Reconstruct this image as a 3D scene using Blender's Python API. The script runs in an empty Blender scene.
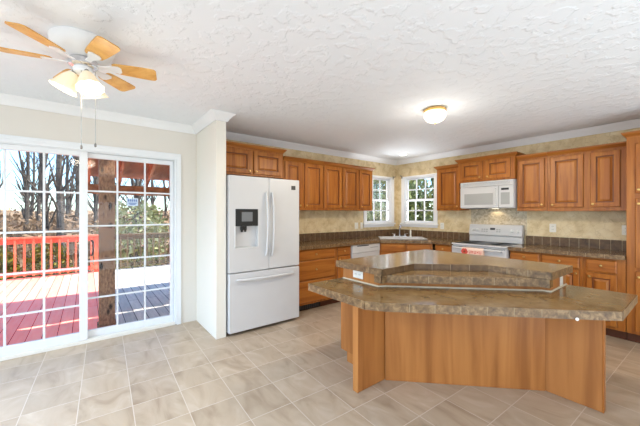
import bpy, bmesh, math, random
from mathutils import Vector, Matrix
R = math.radians
C = bpy.context.scene.collection
SC = bpy.context.scene
random.seed(7)

# ------------------------------------------------------------------ camera, world, lights, exposure
cam = bpy.data.cameras.new('camera'); camo = bpy.data.objects.new('camera', cam); C.objects.link(camo)
camo.location = (0, 0, 1.353); camo.rotation_euler = (R(90), 0, R(52.2))
cam.sensor_width = 36; cam.lens = 36 * 301.2 / 640; cam.shift_y = 0.6 / 640; cam.clip_start = 0.05; cam.clip_end = 300
SC.camera = camo
SC.view_settings.view_transform = 'Standard'; SC.view_settings.look = 'None'
SC.view_settings.gamma = 1; SC.view_settings.use_curve_mapping = False
SC.view_settings.exposure = 0.07

world = bpy.data.worlds.new('world'); SC.world = world; world.use_nodes = True
wn = world.node_tree; wn.nodes.clear()
sky = wn.nodes.new('ShaderNodeTexSky'); sky.sky_type = 'NISHITA'; sky.sun_disc = False
sky.sun_elevation = R(48); sky.sun_rotation = R(50); sky.air_density = 1.0; sky.dust_density = 0.5; sky.ozone_density = 1.0
wb = wn.nodes.new('ShaderNodeBackground'); wb.inputs['Strength'].default_value = 0.36
wo = wn.nodes.new('ShaderNodeOutputWorld')
tint = wn.nodes.new('ShaderNodeMix'); tint.data_type = 'RGBA'; tint.blend_type = 'MULTIPLY'; tint.inputs[0].default_value = 1; tint.inputs[7].default_value = (0.74, 0.9, 1.06, 1)
wn.links.new(sky.outputs[0], tint.inputs[6]); wn.links.new(tint.outputs[2], wb.inputs['Color']); wn.links.new(wb.outputs[0], wo.inputs['Surface'])

def light(name, kind, loc, energy, color=(1, 1, 1), size=0.1, target=None, size_y=None):
    l = bpy.data.lights.new(name, kind); l.energy = energy; l.color = color
    if kind == 'AREA':
        l.size = size
        if size_y: l.shape = 'RECTANGLE'; l.size_y = size_y
    elif kind != 'SUN': l.shadow_soft_size = size
    o = bpy.data.objects.new(name, l); C.objects.link(o); o.location = loc
    if target is not None:
        o.rotation_euler = (Vector(target) - Vector(loc)).to_track_quat('-Z', 'Y').to_euler()
    return o
sun = light('sun', 'SUN', (6, 6, 10), 8.5, (1.0, 0.94, 0.84), target=(6 - 0.36, 6 - 0.75, 10 - 1.2))
sun.data.angle = R(0.6)
# unseen fill lights added to brighten the kitchen, the ceiling and the left floor
light('rear_fill', 'AREA', (-0.6, -3.1, 1.2), 78, (0.82, 0.91, 1.0), 5.5, (-0.8, 3, 3.2), 1.9)  # added fill behind the camera
light('side_fill', 'AREA', (2.9, 1.6, 1.0), 72, (0.80, 0.90, 1.0), 4.5, (-2.6, 3.4, 3.1), 1.5)  # added fill from the side; the right wall has no window
fl = light('ceiling_uplight_fill', 'AREA', (1.6, 1.7, 0.06), 95, (0.74, 0.88, 1.0), 2.4, None, 5.8); fl.rotation_euler = (R(180), 0, 0)  # added uplight lying on the floor, aimed at the ceiling
floor_fill = light('left_floor_fill', 'AREA', (-2.0, -2.0, 2.3), 80, (0.60, 0.78, 1.0), 2.6, (-2.0, -0.2, 0), 1.2); floor_fill.data.spread = R(95)  # added cool fill for the floor by the patio door
# fill lights added below the kitchen windows, out of view, to lift the far ceiling
light('ceiling_fill_back', 'AREA', (-3.40, 5.75, 0.75), 75, (0.86, 0.94, 1.0), 1.0, (-3.2, 4.3, 2.44), 0.8)
light('ceiling_fill_left', 'AREA', (-4.65, 4.50, 0.75), 75, (0.86, 0.94, 1.0), 1.0, (-3.2, 4.3, 2.44), 0.8)

# ------------------------------------------------------------------ helpers
def srgb(r, g, b):
    f = lambda c: (c / 255) / 12.92 if c / 255 <= 0.04045 else ((c / 255 + 0.055) / 1.055) ** 2.4
    return (f(r), f(g), f(b), 1)

class MB:
    def __init__(s): s.v = []; s.f = []; s.m = []
    def add(s, vs, fs, m=0):
        n = len(s.v); s.v += [tuple(p) for p in vs]
        for f in fs: s.f.append([i + n for i in f]); s.m.append(m)
        return s
    def box(s, x0, x1, y0, y1, z0, z1, m=0):
        vs = [(x, y, z) for x in (x0, x1) for y in (y0, y1) for z in (z0, z1)]
        return s.add(vs, [(0, 1, 3, 2), (4, 6, 7, 5), (0, 4, 5, 1), (2, 3, 7, 6), (0, 2, 6, 4), (1, 5, 7, 3)], m)
    def obox(s, o, ax, l, w, z0, z1, m=0):
        # box from point o along direction ax (2d) of length l, width w to the left of ax
        ax = Vector(ax).normalized(); n = Vector((-ax.y, ax.x)); o = Vector(o)
        q = [o, o + ax * l, o + ax * l + n * w, o + n * w]
        return s.prism([(p.x, p.y) for p in q], z0, z1, m)
    def prism(s, poly, z0, z1, m=0):
        n = len(poly)
        vs = [(p[0], p[1], z0) for p in poly] + [(p[0], p[1], z1) for p in poly]
        fs = [list(range(n))[::-1], list(range(n, 2 * n))] + [(i, (i + 1) % n, n + (i + 1) % n, n + i) for i in range(n)]
        return s.add(vs, fs, m)
    def loft(s, rings, m=0, cap0=True, cap1=True):
        n = len(rings[0]); vs = [p for r in rings for p in r]; fs = []
        for k in range(len(rings) - 1):
            for i in range(n):
                j = (i + 1) % n; fs.append((k * n + i, k * n + j, (k + 1) * n + j, (k + 1) * n + i))
        if cap0: fs.append(list(range(n))[::-1])
        if cap1: fs.append(list(range((len(rings) - 1) * n, len(rings) * n)))
        return s.add(vs, fs, m)
    def tube(s, pts, rad, n=8, m=0):
        pts = [Vector(p) for p in pts]; rings = []
        rad = rad if isinstance(rad, (list, tuple)) else [rad] * len(pts)
        ref = None
        for i, p in enumerate(pts):
            t = (pts[min(i + 1, len(pts) - 1)] - pts[max(i - 1, 0)]).normalized()
            if ref is None:
                ref = t.orthogonal().normalized()
            ref = (ref - t * ref.dot(t)).normalized(); b = t.cross(ref)
            rings.append([p + (ref * math.cos(2 * math.pi * k / n) + b * math.sin(2 * math.pi * k / n)) * rad[i] for k in range(n)])
        return s.loft(rings, m)
    def lathe(s, prof, c=(0, 0, 0), n=24, m=0, mat=None):
        rings = []
        for r, z in prof:
            ring = [Vector((r * math.cos(2 * math.pi * k / n), r * math.sin(2 * math.pi * k / n), z)) for k in range(n)]
            if mat is not None: ring = [mat @ p for p in ring]
            rings.append([p + Vector(c) for p in ring])
        return s.loft(rings, m, prof[0][0] > 1e-5, prof[-1][0] > 1e-5)
    def sweep(s, path, prof, m=0):
        # path: list of 2d points, prof: list of (offset to the right of travel, z); mitred
        P = [Vector(p) for p in path]; rings = []
        for i, p in enumerate(P):
            a = (P[i] - P[i - 1]).normalized() if i > 0 else None
            b = (P[i + 1] - P[i]).normalized() if i < len(P) - 1 else None
            if a is None: a = b
            if b is None: b = a
            na = Vector((a.y, -a.x)); nb = Vector((b.y, -b.x))
            d = (na + nb); d = d / max(1e-6, d.dot(na))
            rings.append([(p.x + d.x * o, p.y + d.y * o, z) for o, z in prof])
        return s.loft(rings, m)
    def build(s, name, mats, parent=None, bevel=0, smooth=True, seg=2):
        me = bpy.data.meshes.new(name); me.from_pydata(s.v, [], s.f)
        mats = mats if isinstance(mats, (list, tuple)) else [mats]
        for mm in mats: me.materials.append(mm)
        for p, mi in zip(me.polygons, s.m): p.material_index = mi
        bm = bmesh.new(); bm.from_mesh(me)
        bmesh.ops.recalc_face_normals(bm, faces=bm.faces[:]); bm.to_mesh(me); bm.free()
        if smooth:
            me.shade_smooth(); me.set_sharp_from_angle(angle=R(38))
        o = bpy.data.objects.new(name, me); C.objects.link(o)
        if parent: o.parent = parent
        if bevel:
            b = o.modifiers.new('bevel', 'BEVEL'); b.width = bevel; b.segments = seg; b.limit_method = 'ANGLE'; b.angle_limit = R(40)
            b.harden_normals = False
        return o

def tag(o, label=None, cat=None, group=None, kind=None):
    if label: o['label'] = label
    if cat: o['category'] = cat
    if group: o['group'] = group
    if kind: o['kind'] = kind
    return o
def thing(name, label, cat, loc=(0, 0, 0), rotz=0, group=None, kind=None):
    o = bpy.data.objects.new(name, None); C.objects.link(o); o.empty_display_size = 0.1
    o.location = loc; o.rotation_euler = (0, 0, rotz)
    return tag(o, label, cat, group, kind)
def struct(o, label, cat): return tag(o, label, cat, kind='structure')
def copy_tree(o, parent=None):
    c = o.copy(); C.objects.link(c)
    if parent: c.parent = parent
    for ch in list(o.children): copy_tree(ch, c)
    return c

# ------------------------------------------------------------------ materials
def newmat(name):
    m = bpy.data.materials.new(name); m.use_nodes = True
    nt = m.node_tree; return m, nt, nt.nodes['Principled BSDF']
def nd(nt, t, **kw):
    n = nt.nodes.new(t)
    for k, v in kw.items(): setattr(n, k, v)
    return n
def plain(name, col, rough=0.5, metal=0.0, spec=0.5, bump=0, bscale=200, coat=0):
    m, nt, b = newmat(name)
    b.inputs['Base Color'].default_value = col; b.inputs['Roughness'].default_value = rough
    b.inputs['Metallic'].default_value = metal; b.inputs['Specular IOR Level'].default_value = spec
    if coat: b.inputs['Coat Weight'].default_value = coat
    tc = nd(nt, 'ShaderNodeTexCoord'); nz = nd(nt, 'ShaderNodeTexNoise'); nz.inputs['Scale'].default_value = bscale
    nt.links.new(tc.outputs['Object'], nz.inputs['Vector'])
    if bump:
        bp = nd(nt, 'ShaderNodeBump'); bp.inputs['Strength'].default_value = bump; bp.inputs['Distance'].default_value = 0.004
        nt.links.new(nz.outputs['Fac'], bp.inputs['Height']); nt.links.new(bp.outputs[0], b.inputs['Normal'])
    else:   # faint tonal wear
        mx = nd(nt, 'ShaderNodeMix', data_type='RGBA'); mx.inputs['Factor'].default_value = 0
        mx.inputs[6].default_value = col; mx.inputs[7].default_value = tuple(c * 0.93 for c in col[:3]) + (1,)
        nz.inputs['Scale'].default_value = 6
        nt.links.new(nz.outputs['Fac'], mx.inputs['Factor']); nt.links.new(mx.outputs[2], b.inputs['Base Color'])
    return m
def ramp(nt, stops):
    r = nd(nt, 'ShaderNodeValToRGB'); e = r.color_ramp.elements
    while len(e) < len(stops): e.new(0.5)
    for k, (p, c) in enumerate(stops): e[k].position = p; e[k].color = c
    return r
def wood(name, c1, c2, c3, scale=(26, 26, 1.6), rough=0.38, vary=0.12):
    m, nt, b = newmat(name)
    tc = nd(nt, 'ShaderNodeTexCoord'); mp = nd(nt, 'ShaderNodeMapping'); mp.inputs['Scale'].default_value = scale
    oi = nd(nt, 'ShaderNodeObjectInfo')
    sc = nd(nt, 'ShaderNodeVectorMath', operation='SCALE'); sc.inputs['Scale'].default_value = 37
    cb = nd(nt, 'ShaderNodeCombineXYZ')
    for k in range(3): nt.links.new(oi.outputs['Random'], cb.inputs[k])
    nt.links.new(cb.outputs[0], sc.inputs[0])
    ad = nd(nt, 'ShaderNodeVectorMath', operation='ADD')
    nt.links.new(tc.outputs['Object'], mp.inputs['Vector']); nt.links.new(mp.outputs[0], ad.inputs[0]); nt.links.new(sc.outputs[0], ad.inputs[1])
    nz = nd(nt, 'ShaderNodeTexNoise'); nz.inputs['Scale'].default_value = 1.0; nz.inputs['Detail'].default_value = 6; nz.inputs['Distortion'].default_value = 0.6
    nt.links.new(ad.outputs[0], nz.inputs['Vector'])
    rp = ramp(nt, [(0.3, c1), (0.5, c2), (0.72, c3)]); nt.links.new(nz.outputs['Fac'], rp.inputs[0])
    hs = nd(nt, 'ShaderNodeHueSaturation')
    mr = nd(nt, 'ShaderNodeMapRange'); mr.inputs['To Min'].default_value = 1 - vary; mr.inputs['To Max'].default_value = 1 + vary
    nt.links.new(oi.outputs['Random'], mr.inputs['Value']); nt.links.new(mr.outputs[0], hs.inputs['Value'])
    nt.links.new(rp.outputs[0], hs.inputs['Color']); nt.links.new(hs.outputs[0], b.inputs['Base Color'])
    b.inputs['Roughness'].default_value = rough; b.inputs['Specular IOR Level'].default_value = 0.35
    bp = nd(nt, 'ShaderNodeBump'); bp.inputs['Strength'].default_value = 0.08; bp.inputs['Distance'].default_value = 0.002
    nt.links.new(nz.outputs['Fac'], bp.inputs['Height']); nt.links.new(bp.outputs[0], b.inputs['Normal'])
    return m
def mottled(name, cols, scale=9, rough=0.35, detail=8, bump=0.0, scale2=None, distort=0.5, spec=0.5):
    m, nt, b = newmat(name)
    tc = nd(nt, 'ShaderNodeTexCoord'); nz = nd(nt, 'ShaderNodeTexNoise')
    nz.inputs['Scale'].default_value = scale; nz.inputs['Detail'].default_value = detail
    nz.inputs['Roughness'].default_value = 0.65; nz.inputs['Distortion'].default_value = distort
    nt.links.new(tc.outputs['Object'], nz.inputs['Vector'])
    n = len(cols); rp = ramp(nt, [(0.32 + 0.36 * k / max(1, n - 1), c) for k, c in enumerate(cols)])
    nt.links.new(nz.outputs['Fac'], rp.inputs[0]); nt.links.new(rp.outputs[0], b.inputs['Base Color'])
    b.inputs['Roughness'].default_value = rough; b.inputs['Specular IOR Level'].default_value = spec
    if bump:
        bp = nd(nt, 'ShaderNodeBump'); bp.inputs['Strength'].default_value = bump; bp.inputs['Distance'].default_value = 0.01
        nt.links.new(nz.outputs['Fac'], bp.inputs['Height']); nt.links.new(bp.outputs[0], b.inputs['Normal'])
    return m
def glowing(name, col, strength, base=(0.9, 0.88, 0.8, 1)):
    m, nt, b = newmat(name)
    b.inputs['Base Color'].default_value = base; b.inputs['Roughness'].default_value = 0.25
    b.inputs['Emission Color'].default_value = col; b.inputs['Emission Strength'].default_value = strength
    return m
def glass(name, refl=1.0, tint=(1, 1, 1, 1)):
    m, nt, b = newmat(name); nt.nodes.remove(b)
    out = [n for n in nt.nodes if n.type == 'OUTPUT_MATERIAL'][0]
    tr = nd(nt, 'ShaderNodeBsdfTransparent'); tr.inputs[0].default_value = tint
    gl = nd(nt, 'ShaderNodeBsdfGlossy'); gl.inputs['Roughness'].default_value = 0.02
    fr = nd(nt, 'ShaderNodeFresnel'); fr.inputs['IOR'].default_value = 1.25
    mx = nd(nt, 'ShaderNodeMixShader'); nt.links.new(fr.outputs[0], mx.inputs[0])
    nt.links.new(tr.outputs[0], mx.inputs[1]); nt.links.new(gl.outputs[0], mx.inputs[2]); nt.links.new(mx.outputs[0], out.inputs['Surface'])
    return m

M = {}
M['paint'] = plain('beige wall paint', srgb(222, 216, 207), 0.75, bump=0.04, bscale=120)
M['stub'] = plain('cream wall panel', srgb(232, 227, 216), 0.6, bump=0.03, bscale=120)
M['white'] = plain('white trim paint', srgb(240, 240, 240), 0.4)
M['vinyl'] = plain('white vinyl', srgb(236, 238, 240), 0.35)
M['appliance'] = plain('white enamel', srgb(213, 212, 212), 0.28)
M['appliance2'] = plain('white plastic', srgb(226, 226, 224), 0.4)
M['black'] = plain('black plastic', srgb(24, 24, 26), 0.3)
M['dark'] = plain('dark grey', srgb(60, 60, 62), 0.4)
M['greyglass'] = plain('grey oven glass', srgb(176, 176, 174), 0.15)
M['brass'] = plain('polished brass', srgb(214, 176, 110), 0.28, 1.0)
M['chrome'] = plain('chrome', srgb(215, 215, 218), 0.15, 1.0)
M['nickel'] = plain('brushed nickel', srgb(150, 146, 140), 0.3, 1.0)
M['plate'] = plain('ivory plastic', srgb(238, 234, 224), 0.4)
M['slot'] = plain('outlet slot', srgb(90, 84, 76), 0.5)
M['grout'] = plain('light grout', srgb(178, 158, 128), 0.8)
M['caulk'] = plain('cream caulk bead', srgb(214, 200, 174), 0.6)
M['cab'] = wood('honey maple', srgb(142, 80, 30), srgb(170, 102, 40), srgb(184, 118, 50), vary=0.06)
M['cabh'] = wood('honey maple crossways', srgb(142, 80, 30), srgb(170, 102, 40), srgb(184, 118, 50), (1.6, 26, 26), vary=0.05)
M['panel'] = wood('island oak veneer', srgb(150, 92, 44), srgb(173, 111, 57), srgb(186, 124, 66), (13, 13, 0.8), 0.4, 0.03)
M['fanwood'] = wood('light oak fan blade', srgb(196, 140, 66), srgb(214, 162, 86), srgb(226, 180, 108), (14, 14, 14), 0.4, 0.03)
M['outline_shade'] = plain('dark brown painted shade of grooves and edges', srgb(126, 70, 32), 0.45)  # darker brown painted on grooves and edges, standing in for their shade
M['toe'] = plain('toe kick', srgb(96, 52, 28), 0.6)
M['counter'] = mottled('brown stone laminate', [srgb(100, 77, 47), srgb(122, 95, 60), srgb(134, 107, 71), srgb(146, 119, 82)], 7, 0.17, 10, spec=0.45)
M['edge'] = mottled('brown edge tile', [srgb(78, 55, 33), srgb(120, 92, 60), srgb(160, 130, 92)], 30, 0.4, 10)
M['splash'] = mottled('dark brown tile', [srgb(74, 52, 34), srgb(102, 76, 50), srgb(122, 94, 64)], 16, 0.5, 8)

def kitchen_wall():
    m, nt, b = newmat('tan stone pattern wallboard')
    tc = nd(nt, 'ShaderNodeTexCoord')
    vo = nd(nt, 'ShaderNodeTexVoronoi'); vo.feature = 'DISTANCE_TO_EDGE'; vo.inputs['Scale'].default_value = 9
    nz = nd(nt, 'ShaderNodeTexNoise'); nz.inputs['Scale'].default_value = 8; nz.inputs['Detail'].default_value = 8; nz.inputs['Distortion'].default_value = 0.5
    mixv = nd(nt, 'ShaderNodeMix', data_type='RGBA', blend_type='ADD'); mixv.inputs['Factor'].default_value = 0.2
    nt.links.new(tc.outputs['Object'], nz.inputs['Vector']); nt.links.new(tc.outputs['Object'], mixv.inputs[6]); nt.links.new(nz.outputs['Color'], mixv.inputs[7])
    nt.links.new(mixv.outputs[2], vo.inputs['Vector'])
    r1 = ramp(nt, [(0.3, srgb(204, 180, 136)), (0.5, srgb(224, 203, 160)), (0.7, srgb(234, 217, 182))]); nt.links.new(nz.outputs['Fac'], r1.inputs[0])
    r2 = ramp(nt, [(0.0, srgb(178, 152, 108)), (0.035, (1, 1, 1, 1))]); nt.links.new(vo.outputs['Distance'], r2.inputs[0])
    mx = nd(nt, 'ShaderNodeMix', data_type='RGBA', blend_type='MULTIPLY'); mx.inputs['Factor'].default_value = 0.3
    nt.links.new(r1.outputs[0], mx.inputs[6]); nt.links.new(r2.outputs[0], mx.inputs[7]); nt.links.new(mx.outputs[2], b.inputs['Base Color'])
    b.inputs['Roughness'].default_value = 0.45
    return m
M['kwall'] = kitchen_wall()
def pebble():
    m, nt, b = newmat('pebble mosaic')
    tc = nd(nt, 'ShaderNodeTexCoord'); vo = nd(nt, 'ShaderNodeTexVoronoi'); vo.inputs['Scale'].default_value = 42
    nt.links.new(tc.outputs['Object'], vo.inputs['Vector'])
    sx = nd(nt, 'ShaderNodeSeparateColor'); nt.links.new(vo.outputs['Color'], sx.inputs[0])
    r = ramp(nt, [(0.0, srgb(176, 160, 134)), (0.5, srgb(200, 186, 160)), (1.0, srgb(216, 204, 182))]); nt.links.new(sx.outputs[0], r.inputs[0])
    nt.links.new(r.outputs[0], b.inputs['Base Color']); b.inputs['Roughness'].default_value = 0.4
    return m
M['pebble'] = pebble()
def ceiling_mat():
    m, nt, b = newmat('knockdown textured ceiling')
    tc = nd(nt, 'ShaderNodeTexCoord'); nz = nd(nt, 'ShaderNodeTexNoise'); nz.inputs['Scale'].default_value = 11; nz.inputs['Detail'].default_value = 5
    nt.links.new(tc.outputs['Object'], nz.inputs['Vector'])
    r = ramp(nt, [(0.5, (0, 0, 0, 1)), (0.58, (1, 1, 1, 1))]); nt.links.new(nz.outputs['Fac'], r.inputs[0])
    bp = nd(nt, 'ShaderNodeBump'); bp.inputs['Strength'].default_value = 0.5; bp.inputs['Distance'].default_value = 0.007
    nt.links.new(r.outputs[0], bp.inputs['Height']); nt.links.new(bp.outputs[0], b.inputs['Normal'])
    b.inputs['Base Color'].default_value = srgb(240, 243, 246); b.inputs['Roughness'].default_value = 0.8
    return m
M['ceil'] = ceiling_mat()
def floor_mat():
    m, nt, b = newmat('beige stone floor tile')
    tc = nd(nt, 'ShaderNodeTexCoord'); mp = nd(nt, 'ShaderNodeMapping')
    mp.inputs['Location'].default_value = (1.56 + 0.31 * 40, -0.782 + 0.31 * 40, 0); mp.inputs['Rotation'].default_value = (0, 0, R(2.2))
    nt.links.new(tc.outputs['Object'], mp.inputs['Vector'])
    def brick(c1, c2, cm):
        br = nd(nt, 'ShaderNodeTexBrick'); br.offset = 0; br.squash = 1
        br.inputs['Scale'].default_value = 1; br.inputs['Brick Width'].default_value = 0.31; br.inputs['Row Height'].default_value = 0.31
        br.inputs['Mortar Size'].default_value = 0.0028; br.inputs['Mortar Smooth'].default_value = 0.2
        br.inputs['Color1'].default_value = c1; br.inputs['Color2'].default_value = c2; br.inputs['Mortar'].default_value = cm
        nt.links.new(mp.outputs[0], br.inputs['Vector']); return br
    br = brick((0, 0, 0, 1), (1, 1, 1, 1), (0.5, 0.5, 0.5, 1))
    # each tile samples its own piece of the stone pattern
    off = nd(nt, 'ShaderNodeVectorMath', operation='SCALE'); off.inputs['Scale'].default_value = 23
    nt.links.new(br.outputs['Color'], off.inputs[0])
    ad = nd(nt, 'ShaderNodeVectorMath', operation='ADD'); nt.links.new(tc.outputs['Object'], ad.inputs[0]); nt.links.new(off.outputs[0], ad.inputs[1])
    nz = nd(nt, 'ShaderNodeTexNoise'); nz.inputs['Scale'].default_value = 2.6; nz.inputs['Detail'].default_value = 8; nz.inputs['Distortion'].default_value = 1.3
    st = nd(nt, 'ShaderNodeMapping'); st.inputs['Scale'].default_value = (1.0, 2.2, 1); nt.links.new(ad.outputs[0], st.inputs['Vector'])
    nt.links.new(st.outputs[0], nz.inputs['Vector'])
    r = ramp(nt, [(0.28, srgb(162, 140, 116)), (0.46, srgb(180, 159, 135)), (0.6, srgb(187, 167, 144)), (0.78, srgb(200, 183, 163))]); nt.links.new(nz.outputs['Fac'], r.inputs[0])
    hs = nd(nt, 'ShaderNodeHueSaturation'); mr = nd(nt, 'ShaderNodeMapRange'); mr.inputs['To Min'].default_value = 0.92; mr.inputs['To Max'].default_value = 1.06
    sep = nd(nt, 'ShaderNodeSeparateColor'); nt.links.new(br.outputs['Color'], sep.inputs[0]); nt.links.new(sep.outputs[0], mr.inputs['Value'])
    nt.links.new(mr.outputs[0], hs.inputs['Value']); nt.links.new(r.outputs[0], hs.inputs['Color'])
    mx = nd(nt, 'ShaderNodeMix', data_type='RGBA'); nt.links.new(br.outputs['Fac'], mx.inputs['Factor'])
    nt.links.new(hs.outputs[0], mx.inputs[6]); mx.inputs[7].default_value = srgb(206, 192, 176)
    nt.links.new(mx.outputs[2], b.inputs['Base Color']); b.inputs['Roughness'].default_value = 0.32
    bp = nd(nt, 'ShaderNodeBump'); bp.inputs['Strength'].default_value = 0.3; bp.inputs['Distance'].default_value = 0.002; bp.invert = True
    nt.links.new(br.outputs['Fac'], bp.inputs['Height']); nt.links.new(bp.outputs[0], b.inputs['Normal'])
    return m
M['floor'] = floor_mat()
M['glass'] = glass('window glass')
M['shade'] = glowing('frosted lamp glass', srgb(255, 222, 166), 0.35, (0.75, 0.7, 0.58, 1))
M['dome'] = glowing('opal dome glass', srgb(255, 244, 214), 2.2)
M['can'] = glowing('lit downlight', srgb(255, 246, 228), 4.0)
# outdoors
def boards(name, cols, gap, width=0.14):
    m, nt, b = newmat(name)
    tc = nd(nt, 'ShaderNodeTexCoord'); br = nd(nt, 'ShaderNodeTexBrick'); br.offset = 0.5
    br.inputs['Scale'].default_value = 1; br.inputs['Brick Width'].default_value = 4.0; br.inputs['Row Height'].default_value = width
    br.inputs['Mortar Size'].default_value = 0.005; br.inputs['Color1'].default_value = cols[0]; br.inputs['Color2'].default_value = cols[1]; br.inputs['Mortar'].default_value = gap
    nt.links.new(tc.outputs['Object'], br.inputs['Vector'])
    nz = nd(nt, 'ShaderNodeTexNoise'); nz.inputs['Scale'].default_value = 3; nz.inputs['Detail'].default_value = 6
    mp = nd(nt, 'ShaderNodeMapping'); mp.inputs['Scale'].default_value = (1, 8, 8); nt.links.new(tc.outputs['Object'], mp.inputs[0]); nt.links.new(mp.outputs[0], nz.inputs['Vector'])
    mx = nd(nt, 'ShaderNodeMix', data_type='RGBA', blend_type='MULTIPLY'); mx.inputs['Factor'].default_value = 0.5
    nt.links.new(br.outputs['Color'], mx.inputs[6]); nt.links.new(nz.outputs['Fac'], mx.inputs[7])
    hs = nd(nt, 'ShaderNodeHueSaturation'); hs.inputs['Value'].default_value = 2.6; nt.links.new(mx.outputs[2], hs.inputs['Color'])
    nt.links.new(hs.outputs[0], b.inputs['Base Color']); b.inputs['Roughness'].default_value = 0.6
    return m
M['deck'] = boards('red stained deck boards', [srgb(236, 124, 106), srgb(244, 144, 124)], srgb(110, 40, 40))
M['rail'] = wood('red stained railing', srgb(204, 98, 72), srgb(216, 112, 84), srgb(226, 128, 98), (8, 8, 2), 0.6, 0.05)
M['redwood'] = wood('red brown porch timber', srgb(132, 80, 46), srgb(160, 104, 62), srgb(182, 124, 76), (2, 9, 9), 0.6, 0.05)
def knotty():
    m, nt, b = newmat('knotty pine post')
    tc = nd(nt, 'ShaderNodeTexCoord'); mp = nd(nt, 'ShaderNodeMapping'); mp.inputs['Scale'].default_value = (9, 9, 4); nt.links.new(tc.outputs['Object'], mp.inputs[0])
    vo = nd(nt, 'ShaderNodeTexVoronoi'); vo.inputs['Scale'].default_value = 1; nt.links.new(mp.outputs[0], vo.inputs['Vector'])
    nz = nd(nt, 'ShaderNodeTexNoise'); nz.inputs['Scale'].default_value = 6; nz.inputs['Detail'].default_value = 6; nt.links.new(mp.outputs[0], nz.inputs['Vector'])
    r0 = ramp(nt, [(.35, srgb(122, 92, 70)), (.65, srgb(166, 132, 100))]); nt.links.new(nz.outputs['Fac'], r0.inputs[0])
    r1 = ramp(nt, [(.16, srgb(60, 34, 22)), (.26, (1, 1, 1, 1))]); nt.links.new(vo.outputs['Distance'], r1.inputs[0])
    mx = nd(nt, 'ShaderNodeMix', data_type='RGBA', blend_type='MULTIPLY'); mx.inputs['Factor'].default_value = 1
    nt.links.new(r0.outputs[0], mx.inputs[6]); nt.links.new(r1.outputs[0], mx.inputs[7]); nt.links.new(mx.outputs[2], b.inputs['Base Color']); b.inputs['Roughness'].default_value = .7
    return m
M['post'] = knotty()
M['bark'] = mottled('grey brown bark', [srgb(56, 50, 44), srgb(88, 80, 72), srgb(116, 106, 96)], 8, 0.9, 6)
M['litter'] = mottled('leaf litter ground', [srgb(104, 82, 60), srgb(150, 122, 92), srgb(176, 148, 116), srgb(124, 116, 80)], 1.3, 0.95, 10)
def leafmat(name, c1, c2):
    m, nt, b = newmat(name)
    g = nd(nt, 'ShaderNodeNewGeometry'); r = ramp(nt, [(0, c1), (1, c2)]); nt.links.new(g.outputs['Random Per Island'], r.inputs[0])
    nt.links.new(r.outputs[0], b.inputs['Base Color']); b.inputs['Roughness'].default_value = 0.6
    return m
M['hedge'] = leafmat('yellow green leaves', srgb(74, 84, 26), srgb(184, 176, 66))
M['ever'] = leafmat('evergreen needles', srgb(62, 80, 44), srgb(160, 170, 104))
M['pale'] = leafmat('pale green leaves', srgb(120, 130, 84), srgb(204, 204, 152))
M['roof'] = plain('grey shingle', srgb(110, 104, 98), 0.9)
M['siding'] = plain('cream siding', srgb(222, 214, 196), 0.7)

LX, BY = -3.98, 5.09      # kitchen left wall / back wall
CH = 2.44
# ------------------------------------------------------------------ room shell
struct(MB().box(LX - 0.12, 3.0, -3.2, BY + 0.12, -0.15, 0).build('floor', M['floor'], smooth=False), 'beige stone tile floor laid square to the kitchen walls', 'floor')
struct(MB().box(LX - 0.12, 3.0, -3.2, BY + 0.12, CH, CH + 0.12).build('ceiling', M['ceil'], smooth=False), 'white knockdown textured ceiling', 'ceiling')
# sliding door opening: y -0.88..0.86, z 0..2.02 ; window opening y 4.22..4.83 z 1.2..2.0
DY0, DY1, DZ = -0.97, 0.88, 2.03
SY0, SY1 = 1.10, 1.21
def wall_with(mb, a0, a1, openings, fn):
    # vertical strips, openings = [(a,b,z0,z1)] sorted
    p = a0
    for a, b, z0, z1 in openings:
        fn(p, a, 0, CH)
        if z0 > 0: fn(a, b, 0, z0)
        fn(a, b, z1, CH); p = b
    fn(p, a1, 0, CH)
mb = MB(); f = lambda a, b, z0, z1: mb.box(LX - 0.12, LX, a, b, z0, z1)
wall_with(mb, -3.2, SY0, [(DY0, DY1, 0, DZ)], f)
struct(mb.build('wall_left', M['paint'], smooth=False), 'beige painted wall holding the sliding patio door', 'wall')
WL = (4.20, 4.93, 1.165, 2.075); WB = (-3.78, -3.10, 1.165, 2.075)
mb = MB(); f = lambda a, b, z0, z1: mb.box(LX - 0.12, LX, a, b, z0, z1)
wall_with(mb, SY0, BY + 0.12, [WL], f)
struct(mb.build('wall_kitchen', M['kwall'], smooth=False), 'tan stone patterned wall behind the refrigerator and dishwasher', 'wall')
mb = MB(); f = lambda a, b, z0, z1: mb.box(a, b, BY, BY + 0.12, z0, z1)
wall_with(mb, LX, 3.0, [WB], f)
struct(mb.build('wall_back', M['kwall'], smooth=False), 'tan stone patterned wall behind the range', 'wall')
struct(MB().box(LX + 0.001, -3.235, SY0, SY1, 0, CH).build('wall_divider', M['stub'], bevel=0.004), 'short cream wall beside the refrigerator', 'wall')
struct(MB().box(3.0, 3.12, -3.2, BY + 0.12, 0, CH).build('wall_right', M['paint'], smooth=False), 'beige painted wall across from the patio door', 'wall')
struct(MB().box(LX + 0.001, LX + 0.004, -2.5, 0, 0.0, 0.001).build('trim_6', M['white']), 'thin strip', 'trim') if False else None

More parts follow.
